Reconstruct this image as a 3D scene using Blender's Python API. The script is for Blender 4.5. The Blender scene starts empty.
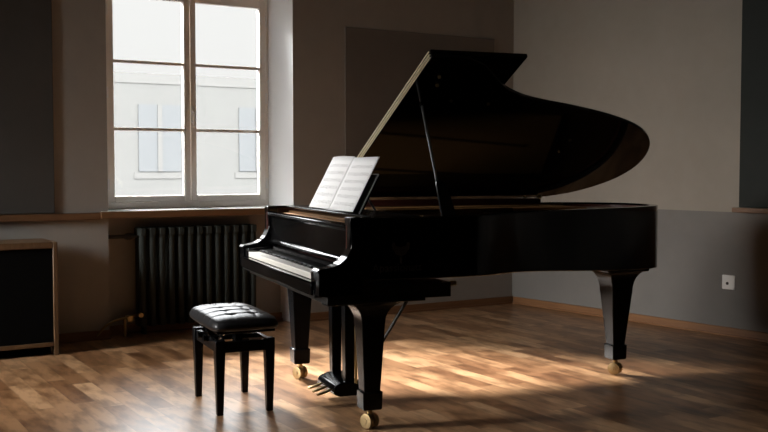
import bpy, bmesh, math, random
from mathutils import Vector, Matrix
random.seed(7)
S = bpy.context.scene
COL = S.collection
PI = math.pi

# ------------------------------------------------------------------ materials
def mat(name, col, rough=.5, metal=0., spec=.5, coat=0., coat_r=.03):
    m = bpy.data.materials.new(name); m.use_nodes = True
    b = m.node_tree.nodes['Principled BSDF']
    b.inputs['Base Color'].default_value = (*col, 1)
    b.inputs['Roughness'].default_value = rough
    b.inputs['Metallic'].default_value = metal
    b.inputs['Specular IOR Level'].default_value = spec
    b.inputs['Coat Weight'].default_value = coat
    b.inputs['Coat Roughness'].default_value = coat_r
    return m

class NT:
    """small helper for node graphs"""
    def __init__(s, m): s.t = m.node_tree; s.n = s.t.nodes; s.l = s.t.links
    def new(s, k, **kw):
        n = s.n.new(k)
        for a, v in kw.items(): setattr(n, a, v)
        return n
    def put(s, inp, v):
        if isinstance(v, bpy.types.NodeSocket): s.l.new(v, inp)
        else: inp.default_value = v
    def math(s, op, a, b=None, c=None):
        n = s.new('ShaderNodeMath', operation=op); s.put(n.inputs[0], a)
        if b is not None: s.put(n.inputs[1], b)
        if c is not None: s.put(n.inputs[2], c)
        return n.outputs[0]
    def mix(s, f, a, b):
        n = s.new('ShaderNodeMix', data_type='RGBA'); s.put(n.inputs[0], f); s.put(n.inputs[6], a); s.put(n.inputs[7], b)
        return n.outputs[2]
    def noise(s, vec, scale, detail=4, rough=.55):
        n = s.new('ShaderNodeTexNoise'); s.put(n.inputs['Vector'], vec)
        n.inputs['Scale'].default_value = scale; n.inputs['Detail'].default_value = detail; n.inputs['Roughness'].default_value = rough
        return n.outputs['Fac']
    def vscale(s, vec, sc):
        n = s.new('ShaderNodeMapping'); s.put(n.inputs['Vector'], vec); n.inputs['Scale'].default_value = sc
        return n.outputs[0]
    def ramp(s, f, stops):
        n = s.new('ShaderNodeValToRGB'); s.put(n.inputs[0], f)
        e = n.color_ramp.elements
        while len(e) < len(stops): e.new(.5)
        for i, (p, c) in enumerate(stops): e[i].position = p; e[i].color = (*c, 1)
        return n.outputs[0]
    def obj(s): return s.new('ShaderNodeTexCoord').outputs['Object']
    def bsdf(s): return s.n['Principled BSDF']

def plaster(name, c1, c2, below=None, zline=.887, rough=.85):
    m = mat(name, c1, rough, spec=.25); g = NT(m); o = g.obj()
    f = g.noise(o, 1.3, 6, .65); f2 = g.noise(o, 9, 5)
    f = g.math('ADD', g.math('MULTIPLY', f, .75), g.math('MULTIPLY', f2, .25))
    col = g.ramp(f, [(.32, c1), (.68, c2)])
    if below:
        lo = g.ramp(f, [(.32, below[0]), (.68, below[1])])
        sx = g.new('ShaderNodeSeparateXYZ'); g.put(sx.inputs[0], o)
        col = g.mix(g.math('LESS_THAN', sx.outputs[2], zline), col, lo)
    g.put(g.bsdf().inputs['Base Color'], col)
    bp = g.new('ShaderNodeBump'); bp.inputs['Strength'].default_value = .12; bp.inputs['Distance'].default_value = .01
    g.put(bp.inputs['Height'], g.noise(o, 28, 6, .7)); g.put(g.bsdf().inputs['Normal'], bp.outputs[0])
    return m

def wood(name, c1, c2, axis=0, rough=.45):
    m = mat(name, c1, rough); g = NT(m); sc = [40, 40, 40]; sc[axis] = 2.5
    f = g.noise(g.vscale(g.obj(), sc), 1, 5, .6)
    g.put(g.bsdf().inputs['Base Color'], g.ramp(f, [(.3, c1), (.7, c2)]))
    return m

def floor_mat():
    m = mat('parquet', (.2, .11, .06), .33); g = NT(m)
    sx = g.new('ShaderNodeSeparateXYZ'); g.put(sx.inputs[0], g.obj())
    x, y = sx.outputs[0], sx.outputs[1]
    W, Lb = .105, .62
    c = g.math('FLOOR', g.math('DIVIDE', x, W))
    w1 = g.new('ShaderNodeTexWhiteNoise', noise_dimensions='1D'); g.put(w1.inputs['W'], c)
    yy = g.math('ADD', g.math('DIVIDE', y, Lb), g.math('MULTIPLY', w1.outputs['Value'], 7.3))
    r = g.math('FLOOR', yy)
    cv = g.new('ShaderNodeCombineXYZ'); g.put(cv.inputs[0], c); g.put(cv.inputs[1], r)
    w2 = g.new('ShaderNodeTexWhiteNoise', noise_dimensions='2D'); g.put(w2.inputs['Vector'], cv.outputs[0])
    rnd = w2.outputs['Value']
    # grain, shifted from block to block
    vv = g.new('ShaderNodeCombineXYZ')
    g.put(vv.inputs[0], g.math('MULTIPLY', x, 11)); g.put(vv.inputs[1], g.math('ADD', g.math('MULTIPLY', y, 3.4), g.math('MULTIPLY', rnd, 31)))
    g.put(vv.inputs[2], g.math('MULTIPLY', rnd, 11))
    gr = g.noise(vv.outputs[0], 1.35, 4, .55)
    base = g.ramp(rnd, [(0, (.22, .104, .046)), (.3, (.32, .165, .077)), (.7, (.44, .245, .122)), (1, (.56, .34, .182))])
    v3 = g.new('ShaderNodeCombineXYZ'); g.put(v3.inputs[0], g.math('MULTIPLY', x, 45)); g.put(v3.inputs[1], g.math('ADD', g.math('MULTIPLY', y, 5), g.math('MULTIPLY', rnd, 53)))
    fine = g.noise(v3.outputs[0], 1.0, 3, .6)
    f = g.math('ADD', g.math('MULTIPLY', gr, .86), g.math('MULTIPLY', fine, .14))
    k = g.ramp(f, [(.36, (.42, .37, .33)), (.465, (.68, .65, .62)), (.57, (1.0, 1.0, 1.0))])
    mul = g.new('ShaderNodeMix', data_type='RGBA', blend_type='MULTIPLY'); mul.inputs[0].default_value = 1
    g.put(mul.inputs[6], base); g.put(mul.inputs[7], k)
    fx = g.math('FRACT', g.math('DIVIDE', x, W)); fy = g.math('FRACT', yy)
    gap = g.math('LESS_THAN', fx, .045)
    g.put(g.bsdf().inputs['Base Color'], g.mix(g.math('MULTIPLY', gap, .16), mul.outputs[2], (.02, .01, .006, 1)))
    g.put(g.bsdf().inputs['Roughness'], g.math('ADD', .295, g.math('MULTIPLY', gr, .06)))
    return m

def paper_mat():
    """cream white paper with six printed systems of staff lines and notes; x 0..1, y 0..1 of the page"""
    m = mat('printed_paper', (.86, .86, .86), .7, spec=.2); g = NT(m)
    uv = g.new('ShaderNodeUVMap').outputs[0]
    sx = g.new('ShaderNodeSeparateXYZ'); g.put(sx.inputs[0], uv); x, y = sx.outputs[0], sx.outputs[1]
    a = g.math('MULTIPLY', g.math('SUBTRACT', y, .06), 7.2); fr = g.math('FRACT', a)
    inb = g.math('MULTIPLY', g.math('GREATER_THAN', fr, .28), g.math('LESS_THAN', fr, .64))
    ln = g.math('LESS_THAN', g.math('FRACT', g.math('MULTIPLY', g.math('SUBTRACT', fr, .28), 12.6)), .20)
    mar = g.math('MULTIPLY', g.math('MULTIPLY', g.math('GREATER_THAN', x, .08), g.math('LESS_THAN', x, .93)),
                 g.math('MULTIPLY', g.math('GREATER_THAN', y, .06), g.math('LESS_THAN', y, .89)))
    vr = g.new('ShaderNodeTexVoronoi', feature='F1'); g.put(vr.inputs['Vector'], g.vscale(uv, (26, 44, 1))); vr.inputs['Scale'].default_value = 1
    nb = g.math('MULTIPLY', g.math('GREATER_THAN', fr, .2), g.math('LESS_THAN', fr, .72))
    note = g.math('MULTIPLY', g.math('LESS_THAN', vr.outputs['Distance'], .27), nb)
    ink = g.math('MULTIPLY', g.math('MAXIMUM', g.math('MULTIPLY', ln, inb), note), mar)
    g.put(g.bsdf().inputs['Base Color'], g.mix(g.math('MULTIPLY', ink, .6), (.86, .86, .87, 1), (.05, .05, .055, 1)))
    return m

def pane_mat():
    m = bpy.data.materials.new('window_glass'); m.use_nodes = True; g = NT(m); g.n.clear()
    out = g.new('ShaderNodeOutputMaterial'); tr = g.new('ShaderNodeBsdfTransparent'); gl = g.new('ShaderNodeBsdfGlossy')
    tr.inputs[0].default_value = (.99, .995, .995, 1); gl.inputs['Roughness'].default_value = .02
    fr = g.new('ShaderNodeFresnel'); fr.inputs[0].default_value = 1.45
    mx = g.new('ShaderNodeMixShader'); g.put(mx.inputs[0], fr.outputs[0]); g.put(mx.inputs[1], tr.outputs[0]); g.put(mx.inputs[2], gl.outputs[0])
    g.put(out.inputs[0], mx.outputs[0])
    return m

M = dict(
    wall=plaster('brown_grey_plaster', (.305, .282, .258), (.355, .33, .303)),
    wall_r=plaster('brown_grey_plaster_dado', (.275, .243, .206), (.32, .285, .243), ((.168, .158, .146), (.200, .187, .174))),
    ceil=plaster('ceiling_paint', (.30, .28, .26), (.34, .32, .30)),
    sillglare=mat('sill_glare_white', (.88, .87, .85), .12),  # white standing for the glare on the oak sill
    reveal=mat('white_reveal_paint', (.86, .87, .88), .6),
    floor=floor_mat(),
    black=mat('black_polyester_lacquer', (.0045, .0045, .005), .07, spec=.5),
    lacq=mat('black_lacquer_satin', (.0055, .0055, .006), .22, spec=.15),
    deep=mat('black_lacquer_deep', (.004, .004, .0042), .10, spec=.16),
    blackw=mat('black_stained_wood', (.007, .0065, .006), .5, spec=.3),
    red=wood('dark_red_mahogany', (.075, .017, .011), (.115, .028, .017), 0, .45),
    gold=mat('bronze_plate', (.46, .23, .075), .5, metal=.3),
    bronze=mat('dark_bronze_plate', (.15, .08, .03), .45, metal=.6),
    brass=mat('brass', (.72, .50, .22), .30, metal=1.),
    pale_brass_and_glint=mat('pale_brass_and_glint', (.85, .72, .46), .5, metal=.25),  # brass of the flap hinge; also the painted glints on lid and flap
    caster=mat('worn_caster_brass', (.40, .285, .14), .5, metal=.7),
    brassd=mat('aged_brass', (.42, .29, .13), .38, metal=1.),
    ivory=mat('ivory_key', (.78, .75, .69), .22),
    ebony=mat('ebony_key', (.008, .008, .008), .28),
    felt=mat('dark_felt', (.004, .003, .003), .95, spec=.1),
    leather=mat('black_leather', (.012, .012, .013), .38, spec=.42),
    paper=paper_mat(), plainpaper=mat('plain_paper', (.84, .84, .84), .7, spec=.2),
    frame=mat('cream_window_paint', (.92, .86, .79), .3),
    whitep=mat('white_plastic', (.90, .89, .87), .3),
    glass=pane_mat(),
    sill=wood('oak_sill', (.15, .072, .03), (.205, .105, .046), 0, .35),
    rail=wood('oak_rail', (.13, .062, .026), (.19, .095, .042), 0, .45),
    skirt=wood('oak_skirting', (.19, .085, .034), (.25, .12, .052), 0, .4),
    oakv=wood('oak_frame', (.11, .06, .028), (.155, .088, .042), 2, .45),
    panel=plaster('charcoal_panel_cloth', (.064, .062, .058), (.080, .077, .072)),
    panel_dark=plaster('dark_green_grey_panel_cloth', (.022, .025, .023), (.029, .032, .030)),
    panel_mid=plaster('umber_panel_cloth', (.150, .136, .122), (.178, .163, .147)),
    cloth=mat('black_speaker_cloth', (.004, .004, .004), .95, spec=.05),
    rad=mat('dark_green_grey_enamel', (.036, .041, .037), .8, spec=.2),
    pipe=mat('dark_pipe_paint', (.03, .028, .026), .5),
    emblem=mat('dark_grey_inlay', (.085, .085, .085), .4),
    facade=plaster('pale_facade_render', (.112, .111, .106), (.120, .119, .113)),
    ftrim=mat('pale_facade_trim', (.112, .110, .104), .8),
    fglass=mat('grey_blue_window', (.092, .096, .098), .7),
    street=mat('street_asphalt', (.10, .10, .10), .9),
    dark=mat('dark_hole', (.01, .01, .01), .6),
    rubber=mat('grey_rubber', (.25, .22, .18), .6),
    edge=mat('pale_painted_highlight', (.42, .42, .42), .4),  # diffuse grey standing for the reflection along the music desk
    steel=mat('grey_steel', (.35, .35, .35), .35, metal=1.),
)

# ------------------------------------------------------------------ mesh helpers
def box(bm, x0, x1, y0, y1, z0, z1, T=None):
    vs = [bm.verts.new((x, y, z)) for x in (x0, x1) for y in (y0, y1) for z in (z0, z1)]
    for f in ((0, 1, 3, 2), (4, 6, 7, 5), (0, 4, 5, 1), (2, 3, 7, 6), (0, 2, 6, 4), (1, 5, 7, 3)):
        bm.faces.new([vs[i] for i in f])
    if T is not None:
        for v in vs: v.co = T @ v.co
    return vs

def prism(bm, poly, h0, h1, fn):
    """extrude the outline poly (2-D) from h0 to h1; fn(a, b, h) -> 3-D point"""
    A = [bm.verts.new(fn(a, b, h0)) for a, b in poly]; B = [bm.verts.new(fn(a, b, h1)) for a, b in poly]
    n = len(poly)
    bm.faces.new(A); bm.faces.new(B[::-1])
    for i in range(n): bm.faces.new((A[i], B[i], B[(i + 1) % n], A[(i + 1) % n]))

def loft(bm, rings, cap=True):
    R = [[bm.verts.new(p) for p in r] for r in rings]; n = len(R[0])
    for a, b in zip(R, R[1:]):
        for i in range(n): bm.faces.new((a[i], a[(i + 1) % n], b[(i + 1) % n], b[i]))
    if cap: bm.faces.new(R[0][::-1]); bm.faces.new(R[-1])

def sq(cx, cy, z, hx, hy=None):
    hy = hx if hy is None else hy
    return [(cx - hx, cy - hy, z), (cx + hx, cy - hy, z), (cx + hx, cy + hy, z), (cx - hx, cy + hy, z)]

def tube(bm, pts, r, n=10):
    pts = [Vector(p) for p in pts]; rr = r if isinstance(r, (list, tuple)) else [r] * len(pts)
    rings = []
    for i, p in enumerate(pts):
        d = (pts[min(i + 1, len(pts) - 1)] - pts[max(i - 1, 0)]).normalized()
        a = d.cross(Vector((0, 0, 1)))
        if a.length < .1: a = d.cross(Vector((0, 1, 0)))
        a.normalize(); b = d.cross(a)
        rings.append([p + rr[i] * (a * math.cos(t * 2 * PI / n) + b * math.sin(t * 2 * PI / n)) for t in range(n)])
    loft(bm, rings)

def disc(bm, c, axis, r, h, n=24):
    c = Vector(c); a = Vector(axis).normalized(); tube(bm, [c - a * h / 2, c + a * h / 2], r, n)

def smooth_path(pts, k=8):
    """Catmull-Rom through 2-D or 3-D points"""
    P = [Vector(p) for p in pts]; out = []
    for i in range(len(P) - 1):
        p0 = P[max(i - 1, 0)]; p1 = P[i]; p2 = P[i + 1]; p3 = P[min(i + 2, len(P) - 1)]
        for j in range(k):
            t = j / k
            out.append(.5 * ((2 * p1) + (p2 - p0) * t + (2 * p0 - 5 * p1 + 4 * p2 - p3) * t * t + (3 * p1 - p0 - 3 * p2 + p3) * t ** 3))
    out.append(P[-1]); return [tuple(v) for v in out]

def obj(name, bm, m, parent=None, bevel=0, seg=2, smooth=False, label=None, T=None):
    me = bpy.data.meshes.new(name)
    bmesh.ops.recalc_face_normals(bm, faces=bm.faces[:])
    if T is not None: bm.transform(T)
    bm.to_mesh(me); bm.free()
    for x in (m if isinstance(m, (list, tuple)) else [m]): me.materials.append(x)
    o = bpy.data.objects.new(name, me); COL.objects.link(o)
    if parent: o.parent = parent
    if label: o['label'] = label
    if bevel:
        b = o.modifiers.new('bevel', 'BEVEL'); b.width = bevel; b.segments = seg; b.limit_method = 'ANGLE'; b.angle_limit = math.radians(40)
    if smooth or bevel:
        for f in me.polygons: f.use_smooth = True
        me.set_sharp_from_angle(angle=math.radians(38))
    return o

def thing(name, label, cat, loc=(0, 0, 0), rotz=0, group=None):
    o = bpy.data.objects.new(name, None); o.empty_display_size = .1; COL.objects.link(o)
    o.location = loc; o.rotation_euler = (0, 0, rotz); o['label'] = label; o['category'] = cat
    if group: o['group'] = group
    return o

def tag(o, label, cat, group=None):
    o['label'] = label; o['category'] = cat
    if group: o['group'] = group
    return o

def struct(o, label=None):
    o['kind'] = 'structure'
    if label: o['label'] = label
    return o

def B(): return bmesh.new()
def boxobj(name, dims, m, parent=None, bevel=0, **k):
    b = B(); box(b, *dims); return obj(name, b, m, parent, bevel, **k)

def text_mesh(body, size, depth):
    c = bpy.data.curves.new('t', 'FONT'); c.body = body; c.size = size; c.extrude = depth; c.align_x = 'CENTER'; c.resolution_u = 3
    o = bpy.data.objects.new('t', c); COL.objects.link(o)
    dg = bpy.context.evaluated_depsgraph_get(); dg.update()
    me = bpy.data.meshes.new_from_object(o.evaluated_get(dg))
    bpy.data.objects.remove(o); return me

# ------------------------------------------------------------------ the room
# the corner of the two visible walls is the origin; window wall along -x (y=0), right wall towards -y
WL, WB, H = -7.3, -9.3, 3.25
OL, OR, HEAD, SILL = -3.595, -2.155, 2.56, .925      # window opening
FL, FR, FD = -3.522, -2.226, .30                     # where the splayed reveal meets the window frame
up = lambda x, y, z: (x, y, z)
def window_wall(name, xa, xb, T):
    jobs = (lambda b: prism(b, [(xa, 0), (OL, 0), (FL, FD), (FL, .5), (xa, .5)], 0, H, up),
            lambda b: prism(b, [(OR, 0), (xb, 0), (xb, .5), (FR, .5), (FR, FD)], 0, H, up),
            lambda b: box(b, OL, OR, .16, .5, 0, .897 - .012),
            lambda b: prism(b, [(OL, 0), (OR, 0), (FR, FD), (FR, .5), (FL, .5), (FL, FD)], HEAD, H, up))
    for job in jobs:
        b = B(); job(b)
        bmesh.ops.recalc_face_normals(b, faces=b.faces[:])
        for f in b.faces:
            c = f.calc_center_median(); n = f.normal
            if .02 < c.y < .29 and c.z > .3 and (abs(n.x) > .8 or n.z < -.8) and -3.7 < c.x < -2.0: f.material_index = 1
        struct(obj(name, b, [M['wall'], M['reveal']])).matrix_world = T
window_wall('wall_back', WL - .2, .5, Matrix())
YC = -1.20                                            # unseen second window, added in the left wall for fill light
TL = Matrix.Translation((WL, YC, 0)) @ Matrix.Rotation(PI / 2, 4, 'Z') @ Matrix.Translation((2.874, 0, 0))
window_wall('wall_left', WB - YC - 2.874, .0 - YC - 2.874, TL)
# right wall: turned six degrees off square
RA = math.radians(-84); rd = Vector((math.cos(RA), math.sin(RA), 0))
TR = Matrix.Rotation(RA, 4, 'Z')        # local x = distance from the corner along the wall, local y = outwards (+) to the room's right
o = struct(boxobj('wall_right', (-.02, 9.6, 0, .2, 0, H), M['wall_r'])); o.matrix_world = TR
struct(boxobj('wall_front', (WL - .2, 1.4, WB - .2, WB, 0, H), M['panel']))
struct(boxobj('floor', (WL - .2, 1.4, WB - .2, .5, -.1, 0), M['floor']))
struct(boxobj('ceiling', (WL - .2, 1.4, WB - .2, .5, H, H + .1), M['ceil']))
# skirting boards
def skirt(name, pts):
    bb = B(); box(bb, 0, 1, -.016, 0, 0, .062); box(bb, 0, 1, -.024, 0, 0, .018)
    return bb
def skirting(name, p0, p1):
    p0, p1 = Vector(p0), Vector(p1); L = (p1 - p0).length; bb = B()
    box(bb, 0, L, -.016, 0, 0, .064); box(bb, 0, L, -.028, -.016, 0, .016)
    o = struct(obj(name, bb, M['skirt'], bevel=.004))
    o.matrix_world = Matrix.Translation((p0.x, p0.y, 0)) @ Matrix.Rotation(math.atan2(p1.y - p0.y, p1.x - p0.x), 4, 'Z')
    return o
skirting('baseboard_back', (WL, 0), (OL, 0))
skirting('baseboard_back.001', (OR, 0), (-.002, 0))
skirting('baseboard_back.002', (OL, .16), (OR, .16))
skirting('baseboard_right', (0, -.03), tuple((rd * 9.2)[:2]))
# timber rail left of the window, ledge on the right wall
struct(boxobj('trim_1', (WL, OL - .061, -.034, 0, .842, .890), M['rail'], bevel=.004))
o = struct(boxobj('trim_2', (2.236, 4.6, -.05, 0, .888, .922), M['rail'], bevel=.004)); o.matrix_world = TR

# ------------------------------------------------------------------ window
def make_window(name, label, T):
    win = thing(name, label, 'window', (-2.874, FD, SILL)); struct(win)
    def wbox(name, x0, x1, y0, y1, z0, z1, m, par, bevel=.004, T=(-2.874, FD, SILL), **k):
        return boxobj(name, (x0 - T[0], x1 - T[0], y0 - T[1], y1 - T[1], z0 - T[2], z1 - T[2]), m, par, bevel, **k)
    bb = B(); t = (-2.874, FD, SILL)
    def fb(x0, x1, y0, y1, z0, z1): box(bb, x0 - t[0], x1 - t[0], y0 - t[1], y1 - t[1], z0 - t[2], z1 - t[2])
    fb(FL, FL + .022, .30, .40, .925, 2.57); fb(FR - .022, FR, .30, .40, .925, 2.57)
    fb(FL, FR, .30, .40, .897, .947); fb(FL, FR, .30, .40, 2.53, 2.57)
    obj('frame', bb, M['frame'], win, .003)
    for (x0, x1) in ((FL + .022, -2.872), (-2.868, FR - .022)):
        s = B(); px0, px1 = x0 + .044, x1 - .046
        def q(*a): box(s, a[0] - t[0], a[1] - t[0], a[2] - t[1], a[3] - t[1], a[4] - t[2], a[5] - t[2])
        q(x0, px0, .305, .365, .948, 2.525); q(px1, x1, .305, .365, .948, 2.525)
        q(px0, px1, .305, .365, .948, .993); q(px0, px1, .305, .365, 2.455, 2.525)
        sash = obj('sash', s, M['frame'], win, .004)
        for z in (1.488, 1.984):
            wbox('glazing_bar', px0, px1, .312, .355, z - .011, z + .011, M['frame'], sash, .003)
        for z0, z1 in ((.99, 1.48), (1.49, 1.98), (1.99, 2.46)):
            wbox('pane', px0 - .005, px1 + .005, .335, .339, z0, z1, M['glass'], sash, 0)
        hx = x0 - .004 if x0 < -3 else x1 + .004
        for z in (1.08, 1.75, 2.35):
            hb = B(); tube(hb, [(hx - t[0], -.004, z - t[2] - .04), (hx - t[0], -.004, z - t[2] + .04)], .008); obj('hinge', hb, M['whitep'], sash, smooth=True)
    hb = B(); box(hb, .002, .032, -.014, .008, .62, .745)
    hd = obj('handle', hb, M['whitep'], win, .004, label='white window handle')
    hb = B(); tube(hb, [(.017, -.01, .71), (.017, -.035, .71), (.017, -.045, .70), (.017, -.045, .59)], [.010, .010, .011, .010]); obj('grip', hb, M['whitep'], hd, smooth=True)
    sb = B(); prism(sb, [(OL - .06, -.05), (OR + .06, -.05), (OR + .06, 0), (OR - .0, 0), (FR, FD), (FL, FD), (OL, 0), (OL - .06, 0)], -.075, .896 - SILL, lambda a, c, h: (a - t[0], c - t[1], h))
    obj('window_sill', sb, M['sill'], win, .004, label='oak window sill')
    sb = B(); prism(sb, [(OL - .05, -.042), (OR + .05, -.042), (OR + .05, -.002), (OR - .002, -.002), (FR - .002, FD), (FL + .002, FD), (OL + .002, -.002), (OL - .05, -.002)], .896 - SILL, .899 - SILL, lambda a, c, h: (a - t[0], c - t[1], h))
    obj('sill_glare', sb, M['sillglare'], win, 0, label='white sheet painted as window glare on the sill')  # window glare on the sill, painted as a thin white sheet
    win.matrix_world = T @ Matrix.Translation((-2.874, FD, SILL))
    return win
make_window('window_1', 'tall cream double casement window with six panes above the radiator', Matrix())
make_window('fill_window', 'unseen casement window added in the left wall for fill light', TL)

# ------------------------------------------------------------------ wall panels
tag(boxobj('mounted_panel', (-5.3, -3.962, -.016, -.002, .893, 2.95), M['panel'], bevel=.003), 'dark charcoal wall panel above the rail left of the window', 'panel')
tag(boxobj('mounted_panel', (-1.70, -.22, -.012, -.002, .75, 2.318), M['panel_mid'], bevel=.003), 'brown grey wall panel on the window wall behind the piano lid', 'panel')
o = tag(boxobj('mounted_panel', (2.272, 3.9, -.018, 0, .925, 2.95), M['panel_dark'], bevel=.003), 'dark charcoal wall panel on the right wall above the oak ledge', 'panel'); o.matrix_world = TR

# socket
so = thing('wall_socket', 'small square white socket on the grey lower right wall', 'socket')
so.matrix_world = TR @ Matrix.Translation((2.193, 0, .385))
boxobj('plate', (-.052, .052, -.012, 0, -.052, .052), M['whitep'], so, .006)
b = B(); disc(b, (-.006, -.0125, -.008), (0, 1, 0), .011, .004, 16); obj('socket_hole', b, M['dark'], so)

# ------------------------------------------------------------------ radiator
rad = thing('radiator', 'dark green grey column radiator under the window', 'radiator', (-3.385, .07, 0))
NS, PIT = 13, .0715
for i in range(NS):
    b = B(); x = .04 + i * PIT
    for yy in (-.045, 0.045):
        loft(b, [[(x + .024 * math.cos(a * PI / 6), yy + .022 * math.sin(a * PI / 6), z) for a in range(12)] for z in (.08, .74)])
    for z in (.09, .745):
        prism(b, [(x + .030 * cx, .075 * cy) for cx, cy in ((-1, -.6), (-.6, -1), (.6, -1), (1, -.6), (1, .6), (.6, 1), (-.6, 1), (-1, .6))], z - .028, z + .026, up)
    obj('column', b, M['rad'], rad, .004, smooth=True)
b = B(); tube(b, [(-.20, .0, .712), (.02, .0, .712)], .014); obj('supply_pipe', b, M['pipe'], rad, smooth=True)
b = B(); tube(b, [(-.075, 0, .712), (-.055, 0, .712), (-.03, 0, .712), (-.01, 0, .712)], [.018, .024, .024, .018], 8); obj('union_nut', b, M['pipe'], rad, label='dark painted union nut')
vb = B(); tube(vb, smooth_path([(-.31, -.105, .03), (-.24, -.105, .10), (-.17, -.095, .128), (-.075, -.072, .142)], 6), .0075); pv = obj('return_pipe', vb, M['brassd'], rad, smooth=True)
vb = B(); tube(vb, [(-.10, -.065, .138), (-.10, -.065, .0)], .011); obj('drain_pipe', vb, M['brassd'], rad, smooth=True)
vb = B(); disc(vb, (-.065, -.07, .128), (0, 1, 0), .022, .03, 14); tube(vb, [(-.10, -.066, .14), (.0, -.03, .142)], .012); obj('valve', vb, M['brassd'], rad, smooth=True)
vb = B(); disc(vb, (.012, -.075, .150), (0, 1, 0), .017, .03, 14); obj('end_plug', vb, M['brassd'], rad, smooth=True, label='brass end plug')
for x in (.06, .86):
    vb = B(); box(vb, x - .012, x + .012, -.03, .03, 0, .07); obj('foot', vb, M['rad'], rad, .003)

# ------------------------------------------------------------------ cabinet on the left
CY = -.45
cab = thing('cabinet', 'low oak framed cabinet with black cloth front at left wall', 'cabinet', (-4.6, CY, 0))
CX0, CX1 = -.75, .552
fr = B()
def cb(*a): box(fr, *a)
cb(CX1 - .030, CX1, -.0, .04, 0, .728); cb(CX0, CX0 + .03, 0, .04, 0, .728)
cb(CX0 + .03, CX1 - .03, 0, .04, .688, .728); cb(CX0 + .03, CX1 - .03, 0, .04, .058, .084)
obj('face_frame', fr, M['oakv'], cab, .004)
boxobj('top_board', (CX0, CX1, .04, .40, .700, .728), M['oakv'], cab, .003)
boxobj('side_panel', (CX1 - .022, CX1, .04, .40, 0.03, .700), M['oakv'], cab, .002)
boxobj('side_panel', (CX0, CX0 + .022, .04, .40, 0.03, .700), M['oakv'], cab, .002)
boxobj('back_panel', (CX0 + .022, CX1 - .022, .385, .40, 0.03, .700), M['cloth'], cab)
boxobj('front_panel', (CX0 + .03, CX1 - .03, .012, .03, .084, .688), M['cloth'], cab, label='black cloth front panel')
boxobj('plinth', (CX0 + .03, CX1 - .03, .10, .12, 0, .058), M['cloth'], cab)

# ------------------------------------------------------------------ the grand piano (local x = towards the tail, -y = towards the treble side)
P0 = (-3.1532, -2.4781, 0); PR = math.radians(-10.4876)
piano = thing('grand_piano', 'black polished grand piano with raised lid by the window', 'piano', P0, PR)
TZ, BZ = .983, .703
treble = [(.37, .765), (.46, .752), (.54, .712), (.63, .645), (.72, .572), (.82, .500), (.95, .435), (1.10, .388), (1.30, .335), (1.55, .258), (1.78, .150), (1.955, .035), (2.070, -.11), (2.115, -.28), (2.08, -.46), (1.97, -.60), (1.80, -.70), (1.62, -.755), (1.50, -.768)]
curve = smooth_path(treble, 6)
outer = [(-.156, .765), (0.1, .765)] + curve + [(.8, -.768), (-.156, -.768)]
def offset(path, d):
    out = []
    for i, p in enumerate(path):
        a = Vector(path[max(i - 1, 0)]); c = Vector(path[min(i + 1, len(path) - 1)]); t_ = (c - a).normalized()
        out.append((p[0] - d * -t_.y * -1, p[1] - d * t_.x * -1) if False else (p[0] + d * t_.y, p[1] - d * t_.x))
    return out
inner = offset(outer, .055)     # towards the inside
inner[0] = (-.156, outer[0][1] - .055); inner[-1] = (-.156, outer[-1][1] + .055)
mid = offset(outer, .048); mid[0] = (-.156, outer[0][1] - .048); mid[-1] = (-.156, outer[-1][1] + .048)
def band(bm, A, Bp, z0, z1):
    n = len(A); low = lambda a: z0 - .055 * max(0, a[0] - .45)
    V = [[bm.verts.new((a[0], -a[1], z if z else low(a))) for a in P] for P, z in ((A, None), (A, z1), (Bp, z1), (Bp, None))]
    for i in range(n - 1):
        for k in range(4):
            k2 = (k + 1) % 4
            bm.faces.new((V[k][i], V[k][i + 1], V[k2][i + 1], V[k2][i]))
    for e in (0, n - 1): bm.faces.new([V[k][e] for k in range(4)])
b = B(); band(b, outer, mid, BZ, TZ); rim = obj('rim', b, M['black'], piano, .006, 3)
b = B(); band(b, mid, inner, BZ + .01, TZ - .012); obj('inner_rim', b, M['red'], piano, smooth=True, label='dark red mahogany inner rim')
# bottom board and iron plate
pin = [(-.03, .70)] + [p for p in offset(outer, .056)[1:-1]] + [(-.03, -.70)]
b = B(); prism(b, pin, .945, .957, lambda a, c, h: (a, -c, h)); plate = obj('iron_plate', b, M['bronze'], piano, label='bronze coloured iron plate')
b = B(); prism(b, pin, .70, .715, lambda a, c, h: (a, -c, h)); obj('soundboard', b, M['red'], piano)
for k in range(5):
    b = B(); x0 = .25 + .0 * k; v = -.55 + .26 * k; tube(b, [(.30, -v, .965), (1.75 - .32 * k, -v + .10, .965)], .012, 8); obj('plate_strut', b, M['bronze'], plate, smooth=True)
b = B(); box(b, .10, 1.62, .16, .60, .957, .972); obj('plate_flange', b, M['gold'], plate, .003, label='gold coloured plate flange')
b = B(); box(b, .22, .26, -.66, .44, .957, .975); obj('damper_rail', b, M['blackw'], piano, .003)
b = B(); box(b, -.10, -.03, -.70, .70, .925, .944); obj('pin_block', b, M['gold'], piano, .003)
# hinge rail on the bass side
b = B(); box(b, .30, 1.62, .700, .742, .972, 1.010); obj('hinge_rail', b, M['red'], piano, .003)
b = B(); disc(b, (1.60, .69, 1.018), (0, 1, 0), .012, .03, 12); obj('lid_hinge_pin', b, M['brass'], piano, smooth=True, label='brass hinge pin')
b = B(); disc(b, (1.50, .70, 1.022), (0, 1, 0), .007, .02, 12); obj('lid_hinge_pin', b, M['brass'], piano, smooth=True, label='brass hinge pin')
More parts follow.
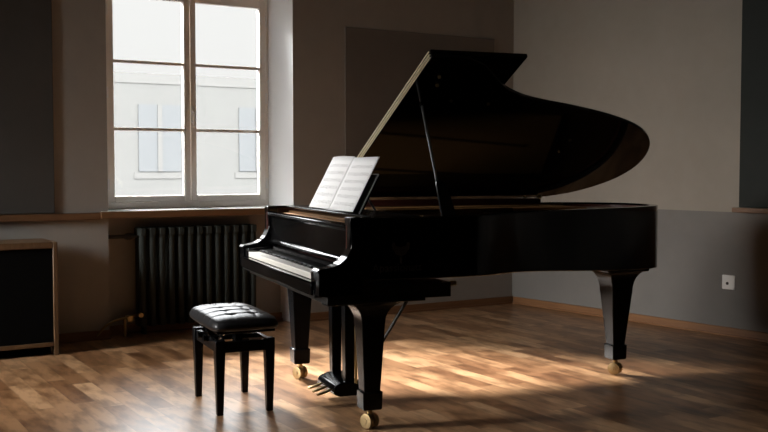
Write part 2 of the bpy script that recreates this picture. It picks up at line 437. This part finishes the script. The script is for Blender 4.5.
# arms: scrolled side profile
prof = [(-.10, .60), (-.262, .60), (-.262, .640), (-.30, .645), (-.300, .742)] + smooth_path([(-.306, .752), (-.296, .762), (-.262, .7655), (-.215, .778), (-.178, .805), (-.160, .835), (-.150, .868), (-.151, .905), (-.156, .945)], 5) + [(-.156, TZ), (-.10, TZ)]
for s in (-1, 1):
    b = B(); prism(b, prof, .690 * s, .770 * s, lambda a, z, h: (a, -h, z)); obj('arm', b, M['black'], piano, .004, 3)
    b = B(); prism(b, [(-.29, .66), (-.293, .742), (-.285, .749), (-.15, .755), (-.13, .66)], .619 * s, .688 * s, lambda a, z, h: (a, -h, z)); obj('key_block', b, M['black'], piano, .006, 3)
boxobj('key_slip', (-.312, -.293, -.69, .69, .640, .698), M['deep'], piano, .006)
boxobj('key_slip_rail', (-.3135, -.2915, -.69, .69, .698, .702), M['black'], piano, .0015)
b = B(); box(b, -.262, .20, -.772, .772, .605, .645); box(b, -.30, .32, -.70, .70, .63, .668); box(b, -.10, .325, -.772, .772, .618, .684); obj('key_bed', b, M['blackw'], piano, .004)
b = B(); box(b, .322, .350, -.776, -.756, .668, .688); obj('latch', b, M['brass'], piano, .002, label='small brass latch')
# fallboard with its lip and top rail
b = B(); prism(b, [(-.136, .772), (-.150, .776), (-.152, .788), (-.136, .796), (-.137, .86), (-.141, .922), (-.158, .930), (-.158, .940), (-.10, .944), (-.10, .772)], -.689, .689, lambda a, z, h: (a, -h, z))
fall = obj('fallboard', b, M['deep'], piano, .004, 3)
boxobj('fallboard_rail', (-.161, -.098, -.689, .689, .941, .948), M['black'], fall, .003)
b = B(); box(b, -.146, -.11, -.612, .612, .742, .756); obj('felt_strip', b, M['felt'], piano)
me = text_mesh('PIANOR', .030, .0006); me.materials.append(M['emblem'])
o = bpy.data.objects.new('maker_lettering', me); COL.objects.link(o); o.parent = fall
o.matrix_local = Matrix.Translation((-.1345, -.03, .800)) @ Matrix(((0, 0, -1, 0), (-1, 0, 0, 0), (0, 1, 0, 0), (0, 0, 0, 1)))
# keys
pw = 1.228 / 52
def key_white(i):
    b = B(); y = .614 - (i + .5) * pw
    box(b, -.287, -.125, y - pw / 2 + .0006, y + pw / 2 - .0006, .704, .731); return obj('white_key', b, M['ivory'], piano, .0012)
for i in range(52): key_white(i)
for i in range(51):
    if (i % 7) in (0, 2, 3, 5, 6):           # A-B? pattern starting on A: A# C# D# F# G#
        y = .614 - (i + 1) * pw; b = B()
        prism(b, [(-.232, .729), (-.226, .743), (-.13, .743), (-.13, .729)], y - .0052, y + .0052, lambda a, z, h: (a, h, z)); obj('black_key', b, M['ebony'], piano, .0015)
# music desk
b = B(); box(b, -.045, .20, -.70, .70, .974, .984); obj('desk_shelf', b, M['lacq'], piano, .003)
ta = math.radians(27.5); DT = Matrix.Translation((-.006, 0, .985)) @ Matrix.Rotation(ta, 4, 'Y')
b = B(); box(b, .004, .018, -.445, .25, 0, .208); desk = obj('music_desk', b, M['lacq'], piano, .004, T=DT)
b = B(); box(b, .002, .0065, -.450, -.446, 0, .210); box(b, .002, .0065, -.446, .25, .2085, .2115); obj('desk_edge_highlight', b, M['edge'], desk, T=DT, label='pale strip painted as a highlight along the music desk')  # reflection on the desk's rim, painted as a pale strip
b = B(); box(b, -.036, -.012, -.445, .30, .984, .992); obj('desk_ledge', b, M['lacq'], piano, .003)
for v in (-.20, .20):
    b = B(); tube(b, [(.082, -v, 1.12), (.17, -v - .0, .988)], .006); obj('desk_strut', b, M['steel'], desk, smooth=True)
# lid, on its hinge line along the bass side
PHI = math.radians(27.2); HZ = 1.006
def lidpt(u, w, h):                      # h above the underside of the lid
    v = -.77 + w * math.cos(PHI) - h * math.sin(PHI); return (u, -v, HZ + w * math.sin(PHI) + h * math.cos(PHI))
lo = [(.262, 0.0), (.300, 1.545), (.47, 1.545)] + [(p[0], p[1] + .77 + .008) for p in smooth_path([(.50, .765), (.60, .712), (.70, .615), (.80, .522), (.93, .448), (1.08, .398), (1.30, .345), (1.57, .262), (1.80, .160), (1.96, .035), (2.06, -.12), (2.10, -.30), (2.065, -.47), (1.97, -.60), (1.83, -.70), (1.66, -.757), (1.55, -.77)], 6)]
lo = [(a, max(w, 0)) for a, w in lo]
b = B(); prism(b, lo, 0, .020, lidpt); lid = obj('lid', b, M['black'], piano, .004, 2)
b = B(); prism(b, [(.262, 0.0), (.300, 1.545), (.808, 1.545), (.770, 0.0)], .0235, .0435, lidpt); flap = obj('lid_flap', b, M['black'], piano, .004, 2)
def strip(h0, h1):
    q = B(); prism(q, [(.258, .03), (.295, 1.53), (.305, 1.53), (.268, .03)], h0, h1, lidpt); return q
obj('flap_hinge', strip(.0195, .0250), M['pale_brass_and_glint'], flap, label='long pale brass flap hinge')
obj('edge_glint', strip(.004, .0085), M['pale_brass_and_glint'], lid, label='thin pale strip painted as a glint along the lid')  # window reflection on the lacquered lid rim, painted as a pale strip
obj('edge_glint', strip(.0355, .040), M['pale_brass_and_glint'], flap, label='thin pale strip painted as a glint along the lid')  # same painted reflection on the flap rim
for u, w, r in ((.40, 1.384, .008), (.418, 1.31, .009), (.55, 1.168, .008), (.766, 1.15, .008), (1.449, .778, .008), (1.45, .64, .006)):
    b = B(); c0 = Vector(lidpt(u, w, .001)); c1 = Vector(lidpt(u, w, -.010)); tube(b, [c0, c1], r, 10); obj('lid_bumper', b, M['brassd'], lid, smooth=True)
# prop stick
A0 = Vector((.315, -.715, .975)); A1 = Vector(lidpt(.408, 1.12, -.004)); dv = A1 - A0
b = B(); tube(b, [A0 + dv * .30, A1], .0075, 8); prop = obj('lid_prop', b, M['steel'], piano, smooth=True)
b = B()
def pr(t_, hw, th):
    c = A0 + dv * t_; return [(c.x - hw * .35, c.y - th, c.z), (c.x + hw * 1.65, c.y - th, c.z), (c.x + hw * 1.65, c.y + th, c.z), (c.x - hw * .35, c.y + th, c.z)]
loft(b, [pr(-.02, .036, .011), pr(.16, .031, .010), pr(.28, .023, .009), pr(.30, .014, .008), pr(.315, .008, .007)]); obj('prop_foot', b, M['lacq'], prop, .002)
b = B(); tube(b, [A1 - dv * .012, A1], .013, 12); obj('prop_cup', b, M['blackw'], prop, smooth=True)

# legs
def leg(u, v, ztop, fl):
    y = -v
    b = B()
    if fl == 'tail':
        rings = [sq(u, y, ztop, .140, .130), sq(u, y, ztop - .034, .137, .128), sq(u, y, ztop - .038, .128, .115)]
        for k in range(7):
            a = k / 6 * PI / 2
            rings.append(sq(u, y, ztop - .038 - .125 * (1 - math.cos(a)), .068 + .058 * (1 - math.sin(a)), .068 + .045 * (1 - math.sin(a))))
    else:
        rings = [sq(u, y, ztop, .16, .12), sq(u, y, ztop - .012, .155, .118)]
        for k in range(8):
            a = k / 7 * PI / 2
            rings.append(sq(u, y, ztop - .012 - .098 * (1 - math.cos(a)), .057 + .105 * (1 - math.sin(a)), .057 + .066 * (1 - math.sin(a))))
    z0 = rings[-1][0][2]; r0 = (.066 if fl == 'tail' else .056)
    rings += [sq(u, y, z0 - .012, r0, r0), sq(u, y, .175, .039, .039)]
    loft(b, rings); l = obj('leg', b, M['lacq'], piano, .005, 2)
    b = B(); loft(b, [sq(u, y, .178, .040, .040), sq(u, y, .176, .048, .048), sq(u, y, .098, .046, .046), sq(u, y, .090, .040, .040)]); obj('ferrule', b, M['lacq'], l, .004)
    return l
def caster(l, u, v, ang):
    y = -v; a = Vector((math.cos(ang), math.sin(ang), 0))
    b = B(); tube(b, [(u, y, .092), (u, y, .050)], .013, 12); tube(b, [Vector((u, y, .055)) - a * .0, Vector((u, y, .055)) + a * .0 + Vector((0, 0, -.005))], .012, 12)
    obj('caster_stem', b, M['brassd'], l, smooth=True)
    for s in (-1, 1):
        b = B(); c = Vector((u, y, .0355)) + a * .017 * s
        tube(b, [c - a * .012, c - a * .010, c + a * .010, c + a * .012], [.029, .035, .035, .029], 28)
        for e in (-1, 1): tube(b, [c + a * e * .012, c + a * e * .0145], [.013, .011], 16)
        obj('caster_wheel', b, M['caster'], l, smooth=True, label='brass caster wheel')
l1 = leg(0, -.583, .61, 'front'); caster(l1, 0, -.583, math.radians(205))
l2 = leg(0, .583, .61, 'front'); caster(l2, 0, .583, math.radians(205))
l3 = leg(1.752, -.053, .645, 'tail'); caster(l3, 1.752, -.053, math.radians(215))

# pedal lyre
ly = obj('lyre_box', (lambda q: (prism(q, [(-.030, .062), (.0, .050), (.118, .050), (.135, .075), (.135, .105), (.10, .125), (.02, .125), (-.022, .110), (-.036, .085)], -.135, .150, lambda a, z, h: (a, -h, z)), q)[1])(B()), M['lacq'], piano, .008, 3)
for v in (-.10, .115):
    b = B(); loft(b, [sq(.055, -v, .11, .024, .026), sq(.055, -v, .62, .030, .030)]); obj('lyre_pillar', b, M['lacq'], ly, .003)
for v in (.165, .185):
    b = B(); tube(b, [(.075, -v, .12), (.075, -v, .62)], .004, 8); obj('pedal_rod', b, M['brassd'], ly, smooth=True)
for v in (-.2, .2):
    b = B(); tube(b, [(.10, -v * .6, .105), (.355, -v * 1.5, .625)], .0085, 8); obj('lyre_brace', b, M['blackw'], ly, smooth=True)
for v in (-.08, .0, .08):
    b = B(); v0 = v + .012
    loft(b, [[(x, -(v0 + cx * w), z + cz * .006) for cx, cz in ((-1, -.7), (1, -.7), (1, .3), (.6, 1), (-.6, 1), (-1, .3))] for x, w, z in ((-.0, .009, .085), (-.035, .010, .078), (-.065, .015, .068), (-.093, .017, .062), (-.105, .010, .058))])
    obj('pedal', b, M['brassd'], ly, .002, label='brass pedal')

# emblem and lettering on the treble side
b = B()
def em(pts): prism(b, [(.082 + x, .836 + z) for x, z in pts], .7645, .7662, lambda a, z, h: (a, -h, z))
leaf = [(0, -.028), (-.022, -.020), (-.040, .004), (-.043, .030), (-.030, .034), (-.026, .022), (-.020, .016), (-.006, .014), (0, .006)]
em(leaf); em([(-x, z) for x, z in leaf][::-1]); em([(-.006, -.032), (.006, -.032), (.003, -.062), (-.003, -.062)])
em([(-.012, .000), (0, -.018), (.012, .000), (0, .012)])
obj('emblem', b, M['emblem'], rim, label='dark grey leaf emblem')
me = text_mesh('Apassionatt', .050, .0006); me.materials.append(M['emblem'])
o = bpy.data.objects.new('side_lettering', me); COL.objects.link(o); o.parent = rim
o.matrix_local = Matrix.Translation((.065, -.7655, .742)) @ Matrix(((1, 0, 0, 0), (0, 0, -1, 0), (0, 1, 0, 0), (0, 0, 0, 1)))

# ------------------------------------------------------------------ sheet music on the desk
sm = thing('sheet_music', 'open white booklet of printed music on the piano music desk', 'sheet music', P0, PR)
ts = math.radians(27.5)
def page(v0, v1, sgn, h):
    bm = B(); uvl = bm.loops.layers.uv.new('UVMap'); nx, ny = 14, 8; V = []
    for j in range(ny + 1):
        row = []
        for i in range(nx + 1):
            s = i / nx; v = v0 + (v1 - v0) * s; tt = j / ny * h
            d = s if sgn > 0 else 1 - s
            bul = .012 * math.sin(PI * d) * (1 if sgn < 0 else .5) + .002
            row.append(bm.verts.new((-.026 + tt * math.sin(ts) - bul * math.cos(ts), -v, .9925 + tt * math.cos(ts) - .0 * bul + (.004 * math.sin(PI * d) * (j / ny) if sgn < 0 else 0))))
        V.append(row)
    for j in range(ny):
        for i in range(nx):
            f = bm.faces.new((V[j][i], V[j][i + 1], V[j + 1][i + 1], V[j + 1][i])); f.smooth = True
            for lp, (a, c) in zip(f.loops, ((i, j), (i + 1, j), (i + 1, j + 1), (i, j + 1))): lp[uvl].uv = (a / nx, c / ny)
    me = bpy.data.meshes.new('page'); bm.to_mesh(me); bm.free(); me.materials.append(M['paper'])
    o = bpy.data.objects.new('page', me); COL.objects.link(o); o.parent = sm
    so_ = o.modifiers.new('thick', 'SOLIDIFY'); so_.thickness = .0025; so_.offset = 1
    return o
page(-.290, .066, -1, .298); page(.068, .432, 1, .292)

# ------------------------------------------------------------------ piano bench
u, v = -.486, -.128
cs, sn = math.cos(PR), math.sin(PR)
bx, by = P0[0] + u * cs + v * sn, P0[1] + u * sn - v * cs
bench = thing('piano_bench', 'black tufted leather piano bench with tapered legs beside the keyboard', 'bench', (bx, by, 0), PR + math.radians(3))
LX, LY = .125, .223
for sx_ in (-1, 1):
    for sy_ in (-1, 1):
        b = B(); cx, cy = sx_ * LX, sy_ * LY
        loft(b, [sq(cx, cy, 0, .0155), sq(cx, cy, .30, .024), sq(cx, cy, .366, .024)]); obj('leg', b, M['lacq'], bench, .003)
b = B()
box(b, -LX, LX, -LY - .016, -LY + .010, .305, .358); box(b, -LX, LX, LY - .010, LY + .016, .305, .358)
box(b, -LX - .016, -LX + .010, -LY, LY, .305, .358); box(b, LX - .010, LX + .016, -LY, LY, .305, .358)
obj('apron', b, M['lacq'], bench, .003)
b = B()
for sy_ in (-1, 1):
    box(b, -.02, .02, sy_ * .10 - .03, sy_ * .10 + .03, .33, .405)
box(b, -LX + .01, LX - .01, -.012, .012, .33, .352)
mech = obj('lift_mechanism', b, M['deep'], bench, .002)
for sy_ in (-1, 1):
    for e in (-1, 1):
        b = B(); tube(b, [(-LX - .03 if False else -.10, sy_ * .17 - e * .06, .35), (-.10, sy_ * .17 + e * .06, .405)], .006, 8); obj('scissor_bar', b, M['deep'], mech)
for sy_ in (-1, 1):
    b = B(); tube(b, [(-LX - .012, sy_ * .0 + .06 * sy_, .352), (-LX - .040, .06 * sy_, .352)], [.014, .016], 14); obj('knob', b, M['deep'], bench, smooth=True)
boxobj('seat_board', (-.145, .145, -.262, .262, .400, .414), M['deep'], bench, .003)
# tufted cushion
bt = [(x, y) for x in (-.055, .055) for y in (-.18, -.06, .06, .18)]
bm = B(); NX, NY = 36, 60; HX, HY = .166, .292
def ctop(x, y):
    ex = 1 - abs(x / HX) ** 3.2; ey = 1 - abs(y / HY) ** 5; e = max(ex, 0) ** .45 * max(ey, 0) ** .45
    z = .448 + .042 * e
    for q in bt: z -= .017 * math.exp(-((x - q[0]) ** 2 + (y - q[1]) ** 2) / .00030) * e
    for yq in (-.18, -.06, .06, .18):                      # seams across
        z -= .007 * math.exp(-((y - yq) ** 2) / .00010) * e
    for s in (-1, 1):
        z -= .003 * math.exp(-((x - s * .055) ** 2) / .00010) * e
    return z
top = [[bm.verts.new((HX * (2 * i / NX - 1) * (1 - .10 * abs(2 * j / NY - 1) ** 9), HY * (2 * j / NY - 1) * (1 - .06 * abs(2 * i / NX - 1) ** 7), ctop(HX * (2 * i / NX - 1), HY * (2 * j / NY - 1)))) for j in range(NY + 1)] for i in range(NX + 1)]
for i in range(NX):
    for j in range(NY): bm.faces.new((top[i][j], top[i + 1][j], top[i + 1][j + 1], top[i][j + 1]))
ring = [top[i][0] for i in range(NX + 1)] + [top[NX][j] for j in range(1, NY + 1)] + [top[i][NY] for i in range(NX - 1, -1, -1)] + [top[0][j] for j in range(NY - 1, 0, -1)]
prev = ring
for z, k in ((.440, 1.018), (.430, 1.02), (.421, 1.005), (.414, .96)):
    cur = [bm.verts.new((v_.co.x * k, v_.co.y * k, z)) for v_ in ring]
    for i in range(len(ring)): bm.faces.new((prev[i], prev[(i + 1) % len(ring)], cur[(i + 1) % len(ring)], cur[i]))
    prev = cur
bm.faces.new(prev)
cush = obj('cushion', bm, M['leather'], bench, smooth=True)
for q in bt:
    b = B(); z = ctop(*q); loft(b, [[(q[0] + r * math.cos(a * PI / 6), q[1] + r * math.sin(a * PI / 6), z + dz) for a in range(12)] for r, dz in ((.009, -.001), (.0085, .003), (.004, .0055))]); obj('button', b, M['leather'], cush, smooth=True)

# ------------------------------------------------------------------ outside: the pale building across the street
bd = thing('building', 'pale rendered building across the street seen through the window', 'building', (3.0, 18, -6))
def ob(name, x0, x1, y0, y1, z0, z1, m, par=bd, **k): return boxobj(name, (x0 - 3, x1 - 3, y0 - 18, y1 - 18, z0 + 6, z1 + 6), m, par, **k)
ob('wall', -22, 30, 18, 28, -6, 3.5, M['facade'])
ob('cornice', -22, 30, 17.985, 18, 3.36, 3.62, M['ftrim'])
for x0, x1 in ((-3.3, -2.2), (-.5, .6), (2.28, 3.39), (5.02, 6.1)):
    w = ob('window', x0, x1, 17.97, 18.01, 1.12, 2.83, M['fglass'])
    ob('window_sill', x0 - .12, x1 + .12, 17.982, 18, .94, 1.10, M['ftrim'], w)
    ob('mullion', (x0 + x1) / 2 - .06, (x0 + x1) / 2 + .06, 17.95, 17.99, 1.12, 2.83, M['ftrim'], w)
struct(boxobj('street_ground', (-60, 60, .6, 60, -6.2, -6), M['street']))

# ------------------------------------------------------------------ light
W = bpy.data.worlds.new('sky'); S.world = W; W.use_nodes = True
g = NT(W); g.n.clear()
tc = g.new('ShaderNodeTexCoord'); sx = g.new('ShaderNodeSeparateXYZ'); g.put(sx.inputs[0], tc.outputs['Generated'])
el = g.ramp(sx.outputs[2], [(0, (.95, .945, .925)), (.19, (1.0, .995, .975)), (.29, (15.5, 15.7, 15.9)), (1, (18.0, 18.3, 18.7))])
bg = g.new('ShaderNodeBackground'); g.put(bg.inputs[0], el); bg.inputs[1].default_value = 1.0
out = g.new('ShaderNodeOutputWorld'); g.put(out.inputs[0], bg.outputs[0])

def light(name, kind, energy, loc, target=None, **k):
    d = bpy.data.lights.new(name, kind); d.energy = energy
    for a, v_ in k.items(): setattr(d, a, v_)
    o = bpy.data.objects.new(name, d); COL.objects.link(o); o.location = loc
    if target is not None: o.rotation_euler = (Vector(target) - Vector(loc)).to_track_quat('-Z', 'Y').to_euler()
    return o
key = light('added_key_lamp', 'AREA', 14500, (-3.95, 4.8, 6.05), (-2.4, -2.0, .4), shape='DISK', size=2.1, color=(1.0, .98, .95))  # added lamp outside the window, assumed for the floor light and piano shadow
left_fill = light('left_fill_lamp', 'AREA', 2350, (-12.0, -.70, 3.15), (-2.0, -2.0, 1.0), shape='RECTANGLE', size=2.8, size_y=2.8, color=(1.0, .97, .93))  # added fill lamp outside the unseen left window
po = light('window_portal', 'AREA', 1, (-2.874, .46, 1.75), (-2.874, -2, 1.75), shape='RECTANGLE', size=1.3, size_y=1.66)
po.data.cycles.is_portal = True

# ------------------------------------------------------------------ camera
cd = bpy.data.cameras.new('camera'); cam = bpy.data.objects.new('camera', cd); COL.objects.link(cam)
cd.sensor_width = 36; cd.lens = 36 * 1000 / 768; cd.clip_end = 200
A_, p_ = math.radians(31.2), .0474
def c2w(X, Y, Z): return Vector((X * math.cos(A_) + Y * math.sin(A_), -X * math.sin(A_) + Y * math.cos(A_), Z))
right, fwd = c2w(1, 0, 0), c2w(0, math.cos(p_), -math.sin(p_)); upv = right.cross(fwd)
cam.matrix_world = Matrix((( right.x, upv.x, -fwd.x, -5.56828), (right.y, upv.y, -fwd.y, -6.991735), (right.z, upv.z, -fwd.z, 1.1967), (0, 0, 0, 1)))
S.camera = cam

S.view_settings.view_transform = 'Standard'; S.view_settings.look = 'None'
S.view_settings.exposure = 0; S.view_settings.gamma = 1; S.view_settings.use_curve_mapping = False
S.cycles.use_light_tree = False; S.cycles.use_adaptive_sampling = False
S.cycles.use_denoising = True; S.cycles.denoising_prefilter = 'ACCURATE'; S.cycles.denoising_quality = 'HIGH'; S.cycles.max_bounces = 10; S.cycles.diffuse_bounces = 5; S.cycles.transparent_max_bounces = 12
S.cycles.sample_clamp_indirect = 6; S.cycles.caustics_reflective = False; S.cycles.caustics_refractive = False
